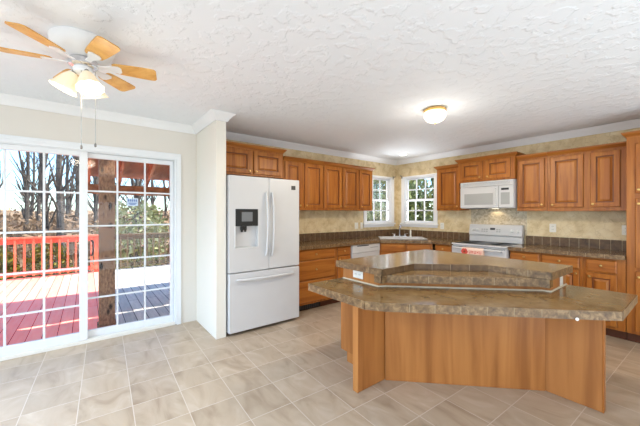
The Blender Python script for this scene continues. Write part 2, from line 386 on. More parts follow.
# crown mouldings (swept profile)
cp = [(0.0, CH - 0.085), (0.012, CH - 0.085), (0.018, CH - 0.07), (0.05, CH - 0.03), (0.072, CH - 0.014), (0.078, CH - 0.001), (0.0, CH - 0.001)]
mb = MB(); mb.sweep([(LX + .001, -3.1), (LX + .001, SY0 - .001), (-3.234, SY0 - .001), (-3.234, SY1 + .001), (LX + .001, SY1 + .001)], cp)
struct(mb.build('trim_1', M['white']), 'white crown moulding over the patio door and around the short wall', 'crown moulding')
cp2 = [(o, z) for o, z in cp]
mb = MB(); mb.sweep([(LX + .001, SY1 + .08), (LX + .001, BY - .001), (2.95, BY - .001)], cp2)
struct(mb.build('trim_2', M['white']), 'white crown moulding around the kitchen walls', 'crown moulding')
struct(MB().box(-2.43, -1.625, BY - 0.007, BY - 0.0005, 1.04, 1.44).build('trim_3', M['pebble'], smooth=False), 'pebble mosaic panel on the wall above the range', 'backsplash panel')
mb = MB()
for yy in (2.78,): mb.box(LX + .0005, LX + .004, yy - .012, yy + .012, 1.035, CH - .09)
struct(mb.build('trim_4', M['kwall']), 'narrow batten over the wallboard seam of the left kitchen wall', 'batten')
mb = MB()
for xx in (-1.07,): mb.box(xx - .012, xx + .012, BY - .004, BY - .0005, 1.035, CH - .09)
struct(mb.build('trim_5', M['kwall']), 'narrow batten over the wallboard seam right of the range', 'batten')

# ------------------------------------------------------------------ sliding patio door
d = thing('door_1', 'white sliding patio door with two grids of fifteen panes', 'door', (LX, 0, 0), kind='structure')
fr = MB()
cs = 0.072
fr.box(0.0005, 0.018, DY1 - 0.01, DY1 + 0.038, 0.0005, DZ - 0.02); fr.box(0.0005, 0.018, DY0 - cs + .01, DY0 + .01, 0.0005, DZ - 0.02)
fr.box(0.0005, 0.018, DY0 - cs + .01, DY1 + 0.038, DZ - 0.02, DZ + 0.05)
fr.box(0.0181, 0.024, DY0 - cs + .02, DY1 + 0.025, DZ + 0.015, DZ + 0.04)
fr.build('door_casing', M['vinyl'], d)
fr = MB(); fr.box(-0.13, -0.001, DY1 - 0.03, DY1 - 0.0005, 0.001, DZ); fr.box(-0.13, -0.001, DY0 + .0005, DY0 + 0.03, 0.001, DZ); fr.box(-0.13, -0.001, DY0 + .03, DY1 - .03, DZ - 0.03, DZ - .0005)
fr.build('door_jamb', M['vinyl'], d, bevel=0.002)
fr = MB(); fr.box(-0.14, -0.001, DY0 + .03, DY1 - .03, 0.001, 0.02); fr.box(-0.05, 0.012, DY0 + .03, DY1 - .03, 0.001, 0.035); fr.box(-0.075, -0.07, DY0 + .03, DY1 - .03, 0.02, 0.035)
fr.build('door_track', M['plate'], d, bevel=0.002)
def door_panel(name, y0, y1, xa, z0, z1, st, zs):
    # xa = centre plane
    mb = MB(); h = 0.02
    mb.box(xa - h, xa + h, y0, y0 + st, z0, z1); mb.box(xa - h, xa + h, y1 - st, y1, z0, z1)
    mb.box(xa - h, xa + h, y0 + st, y1 - st, z0, z0 + 0.085); mb.box(xa - h, xa + h, y0 + st, y1 - st, z1 - 0.05, z1)
    p = mb.build(name, M['vinyl'], d, bevel=0.003)
    gy0, gy1, gz0, gz1 = y0 + st, y1 - st, z0 + .085, z1 - .05
    g = MB()
    for k in (1, 2): yy = gy0 + (gy1 - gy0) * k / 3; g.box(xa - .009, xa + .009, yy - .009, yy + .009, gz0, gz1)
    for zz in zs: g.box(xa - .008, xa + .008, gy0, gy1, zz - .009, zz + .009)
    g.build('muntin_grid', M['vinyl'], p)
    MB().box(xa - .0035, xa - .0015, gy0, gy1, gz0, gz1).build('pane', M['glass'], p, smooth=False)
    return p
pl = door_panel('sliding_panel', DY0 + 0.03, 0.012, -0.025, 0.036, DZ - 0.031, 0.07, (1.567, 1.174, .787, .40))
pr = door_panel('fixed_panel', -0.03, DY1 - 0.031, -0.085, 0.021, DZ - 0.031, 0.036, (1.595, 1.22, .842, .445))
hd = MB(); hd.tube([(-0.11, 0.045, 0.90), (-0.15, 0.055, 0.92), (-0.16, 0.06, 0.98), (-0.15, 0.055, 1.04), (-0.11, 0.045, 1.06)], 0.009, 8); hd.build('door_handle', M['dark'], pr)
# alarm style sticker on the glass
st = MB(); st.box(-0.0835, -0.082, 0.365, 0.475, 1.40, 1.53)
sk = thing('window_sticker', 'small white and blue sticker on the patio door glass', 'sticker', (LX, 0, 0))
st = MB(); st.box(-0.0830, -0.0822, 0.365, 0.475, 1.44, 1.53); st.build('label', plain('sticker white', srgb(206, 222, 240), 0.5), sk, smooth=False)
st = MB()
for k in range(5): st.box(-0.0822, -0.0816, 0.375 + k * .019, 0.387 + k * .019, 1.49, 1.518)
st.box(-0.0822, -0.0816, 0.38, 0.46, 1.468, 1.478); st.box(-0.0822, -0.0816, 0.39, 0.45, 1.452, 1.46)
st.build('print', plain('sticker blue', srgb(76, 110, 176), 0.5), sk, smooth=False)

# ------------------------------------------------------------------ kitchen windows (local frame: x along wall, y=0 inner wall face, -y into room)
def kitchen_window(name, label, loc, rz, w, z0, z1):
    t = thing(name, label, 'window', loc, rz, kind='structure')
    c = MB(); e = 0.06 if loc[1] > 5 else 0.08; e2 = .022
    c.box(-e, 0.004, -0.016, -0.0005, z0, z1 - .0045); c.box(w - .004, w + e, -0.016, -0.0005, z0, z1 - .0045); c.box(-e, w + e, -0.016, -0.0005, z1 - .004, z1 + e2)
    c.build('window_casing', M['white'], t, bevel=0.003)
    s = MB(); s.box(-e - .015, w + e + .015, -0.04, 0.0, z0 - .03, z0 - .002); s.box(-e, w + e, -0.014, -0.0005, z0 - .075, z0 - .03)
    s.build('window_sill', M['white'], t, bevel=0.003)
    j = MB(); j.box(0.0005, 0.02, 0.001, 0.115, z0, z1); j.box(w - .02, w - .0005, 0.001, 0.115, z0, z1); j.box(.02, w - .02, 0.001, 0.115, z1 - .02, z1 - .0005); j.box(.02, w - .02, 0.001, 0.115, z0 + .0005, z0 + .02)
    j.build('window_jamb', M['vinyl'], t)
    zm = (z0 + z1) / 2
    for k, (a, b, yy) in enumerate(((zm - .02, z1 - .021, 0.075), (z0 + .021, zm + .02, 0.04))):
        p = MB(); q = 0.026; h = .014
        p.box(.021, .021 + q, yy - h, yy + h, a, b); p.box(w - .021 - q, w - .021, yy - h, yy + h, a, b)
        p.box(.021 + q, w - .021 - q, yy - h, yy + h, a, a + q); p.box(.021 + q, w - .021 - q, yy - h, yy + h, b - q, b)
        o = p.build('sash', M['vinyl'], t, bevel=0.002)
        g = MB(); x0, x1 = .021 + q, w - .021 - q
        for i in (1, 2): xx = x0 + (x1 - x0) * i / 3; g.box(xx - .01, xx + .01, yy - .009, yy + .009, a + q, b - q)
        zz = (a + b) / 2; g.box(x0, x1, yy - .009, yy + .009, zz - .01, zz + .01)
        g.build('muntin_grid', M['vinyl'], o)
        MB().box(x0, x1, yy - .001, yy + .001, a + q, b - q).build('pane', M['glass'], o, smooth=False)
kitchen_window('window_1', 'white double hung window left of the kitchen corner', (LX, WL[0], 0), R(90), WL[1] - WL[0], WL[2], WL[3])
kitchen_window('window_2', 'white double hung window right of the kitchen corner', (WB[0], BY, 0), 0, WB[1] - WB[0], WB[2], WB[3])
for nm, loc, rz in (('curtain rod bracket on the window left of the corner', (LX, WL[1] + .04, 2.085), R(90)), ('curtain rod bracket on the window right of the corner', (WB[0] - .04, BY, 2.095), 0)):
    t = thing('curtain_bracket', 'small dark ' + nm, 'bracket', loc, rz)
    MB().box(-.012, .012, -.024, -.0185, -.03, .03).build('plate', M['nickel'], t)
    MB().tube([(0, -.024, .01), (0, -.06, .01), (0, -.075, .03)], .006, 6).build('hook', M['nickel'], t)

# ------------------------------------------------------------------ cabinets
def rect(x0, x1, z0, z1, i, y): return [(x0 + i, y, z0 + i), (x1 - i, y, z0 + i), (x1 - i, y, z1 - i), (x0 + i, y, z1 - i)]
def make_knob(parent, x, y, z):
    k = MB(); m = Matrix.Rotation(R(90), 3, 'X')
    k.lathe([(0.006, 0), (0.005, 0.010), (0.013, 0.016), (0.014, 0.022), (0.009, 0.027), (0.0, 0.028)], (x, y, z), 14, 0, m)
    return k.build('knob', M['brass'], parent)
def raised_door(parent, x0, x1, z0, z1, y, knob=None, name='door'):
    w = min(x1 - x0, z1 - z0); s = min(0.052, w * 0.2)
    rings = [rect(x0, x1, z0, z1, 0, y), rect(x0, x1, z0, z1, 0, y - .014), rect(x0, x1, z0, z1, .006, y - .02), rect(x0, x1, z0, z1, s, y - .02), rect(x0, x1, z0, z1, s + .004, y - .007),
             rect(x0, x1, z0, z1, s + .014, y - .007), rect(x0, x1, z0, z1, s + .034, y - .018)]
    mb = MB().loft(rings)
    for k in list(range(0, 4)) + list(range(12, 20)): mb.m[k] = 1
    o = mb.build(name, [M['cab'], M['outline_shade']], parent, smooth=False)
    if knob: make_knob(o, knob[0], y - .02, knob[1])
    return o
def drawer_front(parent, x0, x1, z0, z1, y, knob=True):
    rings = [rect(x0, x1, z0, z1, 0, y), rect(x0, x1, z0, z1, 0, y - .013), rect(x0, x1, z0, z1, .012, y - .02)]
    mb = MB().loft(rings)
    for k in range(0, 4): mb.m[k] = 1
    o = mb.build('drawer', [M['cabh'], M['outline_shade']], parent, smooth=False)
    if knob: make_knob(o, (x0 + x1) / 2, y - .02, (z0 + z1) / 2 + .005)
    return o
def crown(parent, x0, x1, dp, z0, z1, l=True, r=True):
    rr = []
    for z, o in ((z0, .002), (z0 + .012, .006), (z1 - .014, .036), (z1, .038)):
        a = x0 - (o if l else -.0008); b = x1 + (o if r else -.0008)
        rr.append([(a, -dp - o, z), (b, -dp - o, z), (b, -.003, z), (a, -.003, z)])
    MB().loft(rr).build('crown', M['cabh'], parent, smooth=False)
def wall_cab(label, wall, p0, p1, z0, z1, ct, depth, doors, l=True, r=True):
    w = p1 - p0
    t = thing('wall_cabinet', label, 'cabinet', (LX, p0, 0) if wall == 'L' else (p0, BY, 0), R(90) if wall == 'L' else 0)
    MB().box(0.0008, w - .0008, -depth, -.002, z0, z1).build('body', M['cab'], t, bevel=0.002)
    for (a, b, c, e, kn) in doors:
        kx = (b - p0 - .028) if kn == 'r' else (a - p0 + .028)
        raised_door(t, a - p0, b - p0, c, e, -depth - .0005, (kx, c + .035))
    crown(t, 0, w, depth, z1 - .012, ct, l, r)
    return t
D0, D1 = 1.437, 2.10
wall_cab('shallow two door honey wood cabinet above the refrigerator', 'L', 1.225, 2.192, 1.85, 2.205, 2.25, .305, [(1.285, 1.70, 1.872, 2.175, 'r'), (1.738, 2.155, 1.872, 2.175, 'l')], False, True)
wall_cab('honey wood wall cabinet half hidden right of the refrigerator', 'L', 2.195, 2.905, 1.405, 2.115, 2.162, .305, [(2.215, 2.49, D0, D1, 'r'), (2.55, 2.89, D0, D1, 'l')], False, False)
wall_cab('two door honey wood wall cabinet over the dishwasher counter', 'L', 2.906, 3.685, 1.405, 2.115, 2.162, .305, [(2.922, 3.282, D0, D1, 'r'), (3.32, 3.667, D0, D1, 'l')], False, False)
wall_cab('narrow one door honey wood wall cabinet beside the left window', 'L', 3.686, 4.035, 1.405, 2.115, 2.162, .305, [(3.70, 4.0, D0, D1, 'l')], False, True)
wall_cab('single door honey wood wall cabinet between window and microwave', 'B', -2.876, -2.462, 1.405, 2.115, 2.16, .305, [(-2.84, -2.472, D0, D1 - .005, 'r')], True, False)
wall_cab('short two door honey wood cabinet above the microwave', 'B', -2.459, -1.652, 1.842, 2.165, 2.21, .38, [(-2.405, -2.083, 1.868, 2.145, 'r'), (-2.03, -1.70, 1.868, 2.145, 'l')], True, True)
wall_cab('one door honey wood wall cabinet just right of the microwave', 'B', -1.648, -1.297, 1.39, 2.115, 2.16, .305, [(-1.626, -1.322, 1.437, 2.085, 'r')], False, False)
wall_cab('two door honey wood wall cabinet beside the tall pantry', 'B', -1.296, -0.532, 1.385, 2.115, 2.16, .305, [(-1.262, -0.93, 1.432, 2.08, 'l'), (-0.868, -0.61, 1.432, 2.08, 'l')], False, False)
t = thing('pantry_cabinet', 'tall honey wood pantry cabinet at the right end of the counter', 'cabinet', (-0.53, BY, 0))
MB().box(0.0008, 0.66, -.59, -.002, .1, 2.16).build('body', M['cab'], t, bevel=0.002)
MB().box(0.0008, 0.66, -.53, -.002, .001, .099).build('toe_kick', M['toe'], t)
for a, b in ((.066, .33), (.345, .61)):
    kn = a + .028 if a < .2 else b - .028
    if a > .2: kn = b - .028
    raised_door(t, a, b, 1.565, 2.08, -.5905, (kn, 1.60)); raised_door(t, a, b, .79, 1.51, -.5905, (kn, 1.455)); raised_door(t, a, b, .13, .755, -.5905, (kn, .70))
crown(t, 0, .66, .59, 2.148, 2.205)

def base_cab(name, label, wall, p0, p1, drawers, doors, depth=.59, parent=None, toe=True):
    w = p1 - p0
    t = thing(name, label, 'cabinet', (LX, p0, 0) if wall == 'L' else (p0, BY, 0), R(90) if wall == 'L' else 0)
    MB().box(0.0008, w - .0008, -depth, -.002, .1, .868).build('body', M['cab'], t, bevel=0.002)
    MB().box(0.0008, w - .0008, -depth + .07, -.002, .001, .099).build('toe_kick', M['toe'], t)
    for (a, b, c, e) in drawers: drawer_front(t, a - p0, b - p0, c, e, -depth - .0005)
    for (a, b, c, e, kn) in doors:
        kx = (b - p0 - .028) if kn == 'r' else (a - p0 + .028)
        raised_door(t, a - p0, b - p0, c, e, -depth - .0005, (kx, e - .04))
    return t
base_cab('drawer_cabinet', 'honey wood cabinet of stacked drawers right of the refrigerator', 'L', 2.15, 2.925, [(2.18, 2.90, .715, .85), (2.18, 2.90, .44, .70), (2.18, 2.90, .13, .425)], [])
base_cab('base_cabinet', 'narrow honey wood base cabinet left of the dishwasher', 'L', 2.926, 3.232, [(2.95, 3.20, .725, .85)], [(2.95, 3.20, .13, .71, 'l')])
base_cab('base_cabinet', 'narrow honey wood base cabinet left of the range', 'B', -2.735, -2.432, [(-2.715, -2.45, .725, .85)], [(-2.715, -2.45, .13, .71, 'r')])
base_cab('base_cabinet', 'honey wood base cabinet just right of the range', 'B', -1.635, -1.286, [(-1.62, -1.30, .735, .845)], [(-1.62, -1.30, .13, .715, 'r')])
base_cab('base_cabinet', 'wider honey wood base cabinet, second right of the range', 'B', -1.285, -.882, [(-1.272, -.912, .72, .845)], [(-1.272, -.912, .13, .70, 'r')])
base_cab('base_cabinet', 'honey wood base cabinet next to the tall pantry', 'B', -.881, -.533, [(-.85, -.60, .705, .845)], [(-.85, -.60, .13, .69, 'l')])
# diagonal sink cabinet in the corner
t = thing('sink_cabinet', 'diagonal honey wood sink cabinet in the corner below the windows', 'cabinet', (LX, BY, 0), 0)
poly = [(.003, -1.198), (.59, -1.198), (.59, -1.19), (1.2, -.59), (1.24, -.59), (1.24, -.003), (.003, -.003)]
MB().prism([(.003, -1.2), (.59, -1.2), (1.2, -.59), (1.243, -.59), (1.243, -.003), (.003, -.003)], .1, .70).build('body', M['cab'], t)
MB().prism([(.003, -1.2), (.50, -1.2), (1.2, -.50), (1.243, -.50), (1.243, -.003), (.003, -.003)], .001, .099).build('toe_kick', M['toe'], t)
mb = MB(); mb.prism([(.59, -1.2), (1.2, -.59), (1.18, -.575), (.575, -1.18)], .70, .868); mb.build('face_frame', M['cab'], t)
n45 = Matrix.Rotation(R(45), 4, 'Z')
def diag(o): o.matrix_local = Matrix.Translation((.895, -.895, 0)) @ n45; return o
L2 = .43
for a, b in ((-L2 + .03, -.015), (.015, L2 - .03)):
    diag(drawer_front(t, a, b, .72, .85, -.0008, False))
    diag(raised_door(t, a, b, .13, .705, -.0008, (b - .03 if a < 0 else a + .03, .665)))

# ------------------------------------------------------------------ counters
def slab_mesh(poly, z0, z1, hole=None):
    bm = bmesh.new(); edges = []
    for loop in ([poly] + ([hole] if hole else [])):
        vs = [bm.verts.new((x, y, z1)) for x, y in loop]
        edges += [bm.edges.new((vs[i], vs[(i + 1) % len(vs)])) for i in range(len(vs))]
    bmesh.ops.triangle_fill(bm, use_beauty=True, edges=edges, use_dissolve=True)
    r = bmesh.ops.extrude_face_region(bm, geom=bm.faces[:])
    bmesh.ops.translate(bm, verts=[g for g in r['geom'] if isinstance(g, bmesh.types.BMVert)], vec=(0, 0, z0 - z1))
    bmesh.ops.recalc_face_normals(bm, faces=bm.faces[:])
    me = bpy.data.meshes.new('slab'); bm.to_mesh(me); bm.free(); return me
def slab(name, parent, poly, z0, z1, hole=None, mat='counter'):
    me = slab_mesh(poly, z0, z1, hole); me.materials.append(M[mat]); me.name = name
    o = bpy.data.objects.new(name, me); C.objects.link(o); o.parent = parent; return o
def tile_edge(parent, path, z0, z1, tile=.155, name='tile_edge', th=.007, mats=('edge', 'grout'), g=.004):
    # strip of edge tiles with grout joints; outside lies to the right of travel
    mb = MB()
    for i in range(len(path) - 1):
        a, b = Vector(path[i]), Vector(path[i + 1]); L = (b - a).length; ax = (b - a) / L
        nrm = Vector((ax.y, -ax.x))
        mb.obox(a + nrm * th * .75, ax, L, th * .75 - .0003, z0 + .001, z1 - .0002, 1)
        n = max(1, round(L / tile)); s = L / n
        for k in range(n):
            p = a + ax * (k * s + g / 2) + nrm * th
            if k == 0: p = a + nrm * th
            l = s - g + (g / 2 if k == 0 else 0) + (g / 2 if k == n - 1 else 0)
            mb.obox(p, ax, l, th - .0003, z0 - .0005, z1 + .0008, 0)
    return mb.build(name, [M[mats[0]], M[mats[1]]], parent, smooth=False)
def splash_tiles(parent, path, z0, z1, tile=.105):
    return tile_edge(parent, path, z0, z1, tile, 'tile_backsplash', .010, ('splash', 'grout'), .006)
CT0, CT1 = .870, .910
t = thing('countertop', 'brown stone pattern counter wrapping the sink corner', 'countertop', (0, 0, 0))
outer = [(LX + .002, 2.14), (-3.345, 2.14), (-3.345, 3.87), (-2.765, 4.45), (-2.43, 4.45), (-2.43, BY - .002), (LX + .002, BY - .002)]
sc_ = Vector((-3.40, 4.51)); ux = Vector((.7071, .7071)); uy = Vector((.7071, -.7071))   # ux along diagonal, uy toward the room
def S(a, b): p = sc_ + ux * a + uy * b; return (p.x, p.y)
hw, hd_ = .37, .21
slab('surface', t, outer, CT0, CT1, [S(-hw, -hd_), S(hw, -hd_), S(hw, hd_), S(-hw, hd_)])
tile_edge(t, [(-3.345, 2.14), (-3.345, 3.87), (-2.765, 4.45), (-2.43, 4.45)], CT0 - .004, CT1, .155)
splash_tiles(t, [(LX + .002, 2.14), (LX + .002, BY - .012)], CT1 + .001, 1.03)
splash_tiles(t, [(LX + .012, BY - .002), (-2.43, BY - .002)], CT1 + .001, 1.03)
t = thing('countertop', 'brown stone pattern counter between range and pantry', 'countertop', (0, 0, 0))
slab('surface', t, [(-1.637, 4.45), (-.533, 4.45), (-.533, BY - .002), (-1.637, BY - .002)], CT0, CT1)
tile_edge(t, [(-1.637, 4.45), (-.533, 4.45)], CT0 - .004, CT1, .155)
splash_tiles(t, [(-1.637, BY - .002), (-.533, BY - .002)], CT1 + .001, 1.03)
# sink + faucet
t = thing('sink', 'white double bowl sink set into the corner counter', 'sink', (sc_.x, sc_.y, 0), R(45))
rings = lambda x0, x1: [[(x0, -.22, .9115), (x1, -.22, .9115), (x1, .22, .9115), (x0, .22, .9115)]]
mb = MB()
W, Dp = .40, .245
def rr(a, b, c, e, z): return [(a, c, z), (b, c, z), (b, e, z), (a, e, z)]
for s0, s1 in ((-.35, -.012), (.012, .35)):
    mb.loft([rr(s0, s1, -.175, .175, .918), rr(s0 + .02, s1 - .02, -.155, .155, .78), rr(s0 + .04, s1 - .04, -.13, .13, .76)], 0, False, True)
mb.build('bowl', M['appliance'], t)
mb = MB()
mb.box(-W, W, -Dp, -.175, .9112, .9195); mb.box(-W, W, .175, Dp, .9112, .9195); mb.box(-W, -.35, -.175, .175, .9112, .9195); mb.box(.35, W, -.175, .175, .9112, .9195); mb.box(-.012, .012, -.175, .175, .9112, .9195)
mb.build('rim', M['appliance'], t, bevel=.003)
fp = sc_ - uy * .275
t = thing('faucet', 'chrome two handle faucet with side sprayer behind the sink', 'faucet', (fp.x, fp.y, .9105), R(45))
MB().box(-.13, .13, -.028, .028, 0, .02).build('base', M['chrome'], t, bevel=.006)
MB().tube([(0, 0, .02), (0, 0, .16), (0, -.02, .20), (0, -.07, .225), (0, -.12, .21), (0, -.14, .17)], [.016, .013, .012, .012, .011, .011], 10).build('spout', M['chrome'], t)
for sx in (-.1, .1):
    k = MB(); k.lathe([(.022, .02), (.02, .05), (.012, .06), (0, .062)], (sx, 0, 0), 12); k.tube([(sx, 0, .055), (sx + .05 * (1 if sx > 0 else -1), -.02, .068)], .007, 8); k.build('handle', M['chrome'], t)
k = MB(); k.lathe([(.02, 0), (.018, .03), (.014, .04), (.017, .11), (.01, .135), (0, .137)], (.2, 0, 0), 12); k.build('sprayer', M['plate'], t)

# ------------------------------------------------------------------ refrigerator  (front faces +x)
t = thing('refrigerator', 'white french door refrigerator with ice and water dispenser', 'refrigerator', (LX, 1.224, 0), R(90))
FW = .925
MB().box(.004, FW - .004, -.70, -.03, .03, 1.745).build('body', M['appliance'], t, bevel=.006)
MB().box(.02, FW - .02, -.69, -.1, .012, .0295).build('base_grille', M['black'], t)
for a in (.03, FW - .09): MB().box(a, a + .06, -.70, -.62, 1.7455, 1.768).build('hinge_cover', M['appliance2'], t, bevel=.004)
fy0, fy1 = -.785, -.703
def fridge_door(x0, x1, hole=None):
    mb = MB()
    if not hole: mb.box(x0, x1, fy0, fy1, .70, 1.775)
    else:
        a, b, c, e = hole
        mb.box(x0, a, fy0, fy1, .70, 1.775); mb.box(b, x1, fy0, fy1, .70, 1.775); mb.box(a, b, fy0, fy1, .70, c); mb.box(a, b, fy0, fy1, e, 1.775)
        mb.box(a, b, fy1 - .02, fy1, c, e)
    o = mb.build('door', M['appliance'], t, bevel=0 if hole else .008, smooth=not hole)
    return o
xm = .487
dl = fridge_door(.004, xm - .003, (.075, .345, .97, 1.212))
dr = fridge_door(xm + .003, FW - .004)
pn = MB().box(.075, .345, fy0 - .006, fy1 - .021, 1.2125, 1.405).build('dispenser_panel', M['black'], dl, bevel=.003)
MB().box(.145, .275, fy0 - .0075, fy0 - .0062, 1.265, 1.37).build('dispenser_screen', plain('grey lcd screen', srgb(120, 122, 124), 0.2), dl, smooth=False)
k = MB(); k.box(.15, .21, fy0 + .005, fy1 - .03, 1.17, 1.2115); k.lathe([(.012, 1.145), (.016, 1.171)], (.16, fy0 + .025, 0), 10); k.lathe([(.012, 1.145), (.016, 1.171)], (.2, fy0 + .025, 0), 10); k.build('dispenser_nozzle', M['black'], dl)
mb = MB(); mb.box(.067, .353, fy0 - .006, fy0 + .003, .96, .9705); mb.box(.067, .0755, fy0 - .006, fy0 + .003, .97, 1.212); mb.box(.3445, .353, fy0 - .006, fy0 + .003, .97, 1.212); mb.box(.08, .34, fy0 + .004, fy1 - .021, .9705, .976)
mb.build('dispenser_frame', M['appliance2'], dl, bevel=.002)
def curved_handle(o, x):
    m = MB(); pts = []
    for k in range(13):
        u = k / 12; z = .86 + u * .74
        pts.append((x, fy0 - .012 - .042 * math.sin(math.pi * u) ** .6, z))
    m.tube(pts, .0150, 10); m.box(x - .01, x + .01, fy0 - .014, fy0 + .001, .855, .885); m.box(x - .01, x + .01, fy0 - .014, fy0 + .001, 1.575, 1.605)
    m.build('handle', M['appliance'], o)
curved_handle(dl, xm - .04); curved_handle(dr, xm + .04)
fz = MB().box(.004, FW - .004, fy0, fy1, .035, .688).build('freezer_drawer', M['appliance'], t, bevel=.008)
m = MB(); m.tube([(.09 + .73 * k / 12, fy0 - .012 - .04 * math.sin(math.pi * k / 12) ** .6, .615) for k in range(13)], .0150, 10); m.box(.085, .11, fy0 - .014, fy0 + .001, .605, .625); m.box(.80, .825, fy0 - .014, fy0 + .001, .605, .625); m.build('handle', M['appliance'], fz)
MB().box(.80, .86, fy0 - .003, fy0 - .0003, 1.65, 1.70).build('badge', M['black'], dr)
MB().box(.812, .848, fy0 - .0042, fy0 - .0031, 1.663, 1.687).build('badge_emblem', M['dark'], dr)

# ------------------------------------------------------------------ dishwasher
t = thing('dishwasher', 'white built in dishwasher under the counter', 'dishwasher', (LX, 3.236, 0), R(90))
MB().box(.004, .636, -.57, -.02, .1, .862).build('body', M['appliance2'], t)
MB().box(.006, .634, -.615, -.572, .12, .735).build('door', M['appliance'], t, bevel=.005)
cp_ = MB().box(.006, .634, -.625, -.572, .738, .862).build('control_panel', M['appliance'], t, bevel=.006)
MB().box(.1, .36, -.628, -.6255, .838, .852).build('vent_slot', M['black'], cp_)
MB().box(.40, .58, -.6275, -.6255, .80, .812).build('button_row', M['greyglass'], cp_)
MB().box(.02, .62, -.54, -.1, .002, .098).build('toe_kick', M['black'], t)

# ------------------------------------------------------------------ range
t = thing('range', 'white electric range with raised control backguard', 'stove', (-2.42, BY, 0))
RW = .772
MB().box(.003, RW - .003, -.615, -.02, .05, .885).build('body', M['appliance'], t, bevel=.004)
MB().box(.02, RW - .02, -.59, -.05, .002, .049).build('base', M['black'], t)
MB().box(.002, RW - .002, -.655, -.085, .886, .908).build('cooktop_rim', M['appliance'], t, bevel=.005)
ck = MB().box(.03, RW - .03, -.62, -.10, .9085, .913).build('glass_cooktop', M['black'], t, bevel=.001)
for (bx, by, r_) in ((.2, -.47, .1), (.57, -.47, .08), (.2, -.23, .08), (.57, -.23, .1)):
    MB().lathe([(r_, .9132), (r_, .9138), (r_ - .006, .9138), (r_ - .006, .9132)], (bx, by, 0), 32).build('burner', M['dark'], ck)
bg = MB(); bg.loft([[(.003, -.10, .909), (RW - .003, -.10, .909), (RW - .003, -.02, .909), (.003, -.02, .909)], [(.003, -.095, 1.0), (RW - .003, -.095, 1.0), (RW - .003, -.02, 1.0), (.003, -.02, 1.0)],
                    [(.003, -.115, 1.02), (RW - .003, -.115, 1.02), (RW - .003, -.02, 1.02), (.003, -.02, 1.02)], [(.003, -.085, 1.18), (RW - .003, -.085, 1.18), (RW - .003, -.02, 1.18), (.003, -.02, 1.18)]])
bgo = bg.build('backguard', M['appliance'], t, bevel=.006)
def on_bg(z): return -.115 + .03 * (z - 1.02) / .16
tl = Matrix.Rotation(R(90 - 10.6), 3, 'X')
for kx in (.07, .135, .63, .715):
    kb = MB(); kb.lathe([(.026, 0), (.026, .006), (.019, .012), (.017, .026), (0, .027)], (kx, on_bg(1.09) - .0005, 1.09), 16, 0, tl); kb.build('knob', M['appliance2'], bgo)
MB().box(.33, .40, on_bg(1.115) - .006, on_bg(1.115) + .002, 1.10, 1.13).build('display', M['black'], bgo)
mb = MB()
for bx in (.20, .235, .27, .42, .455): 
    for bz in (1.075, 1.105): mb.box(bx, bx + .022, on_bg(bz) - .005, on_bg(bz) + .001, bz - .007, bz + .007)
mb.build('button_pad', M['greyglass'], bgo)
od = MB().box(.006, RW - .006, -.655, -.617, .27, .868).build('oven_door', M['appliance'], t, bevel=.006)
MB().box(.12, RW - .12, -.657, -.6555, .40, .68).build('oven_window', M['dark'], od)
m = MB(); m.tube([(.06, -.656, .835), (.06, -.70, .845), (.09, -.705, .845), (RW - .09, -.705, .845), (RW - .06, -.70, .845), (RW - .06, -.656, .835)], .012, 10); m.build('handle', M['appliance'], od)
MB().box(.006, RW - .006, -.65, -.617, .07, .262).build('drawer', M['appliance'], t, bevel=.005)
MB().box(.02, RW - .02, -.6562, -.6552, .858, .864).build('vent_slot', M['dark'], od)
# towel on the oven handle
t = thing('dish_towel', 'red and cream flowered towel over the oven door handle', 'towel', (-2.42, BY, .035))
mc = plain('cream towel cloth', srgb(246, 214, 196), 0.9, bump=.3, bscale=300); mred = plain('red towel print', srgb(214, 84, 70), 0.9)
rg = []
tx0, tx1 = .19, .50
prof = [(-.7225, .60), (-.724, .70), (-.7225, .80), (-.7175, .822), (-.705, .829), (-.692, .822), (-.688, .80), (-.6875, .70)]
inn = [(-.7205, .60), (-.722, .70), (-.7205, .80), (-.716, .820), (-.705, .826), (-.6935, .820), (-.690, .80), (-.6895, .70)]
ring = prof + inn[::-1]
MB().loft([[(x, y, z) for y, z in ring] for x in (tx0, tx0 + .1, tx0 + .2, tx1)]).build('cloth', mc, t)
fl = MB()
ym = Matrix.Rotation(R(90), 3, 'X')
for k in range(6):
    a = k * math.pi / 3; fl.lathe([(.024, 0), (.024, .0015), (0, .002)], (.235 + .026 * math.cos(a), -.7238, .765 + .026 * math.sin(a)), 12, 0, ym)
fl.build('flower', mred, t)
MB().lathe([(.014, 0), (.014, .002), (0, .003)], (.235, -.7255, .765), 12, 0, ym).build('flower_centre', plain('brown flower centre', srgb(120, 60, 30), .9), t)
mb = MB()
for k in range(5):
    x = .30 + .037 * k
    mb.box(x, x + .006, -.7255, -.7240, .745, .79); mb.box(x + .018, x + .024, -.7255, -.7240, .745, .79); mb.box(x + .006, x + .018, -.7255, -.7240, .745 + .02 * (k % 2), .753 + .02 * (k % 2))
mb.box(.29, .49, -.7258, -.7245, .715, .721)
mb.build('stripes', mred, t)

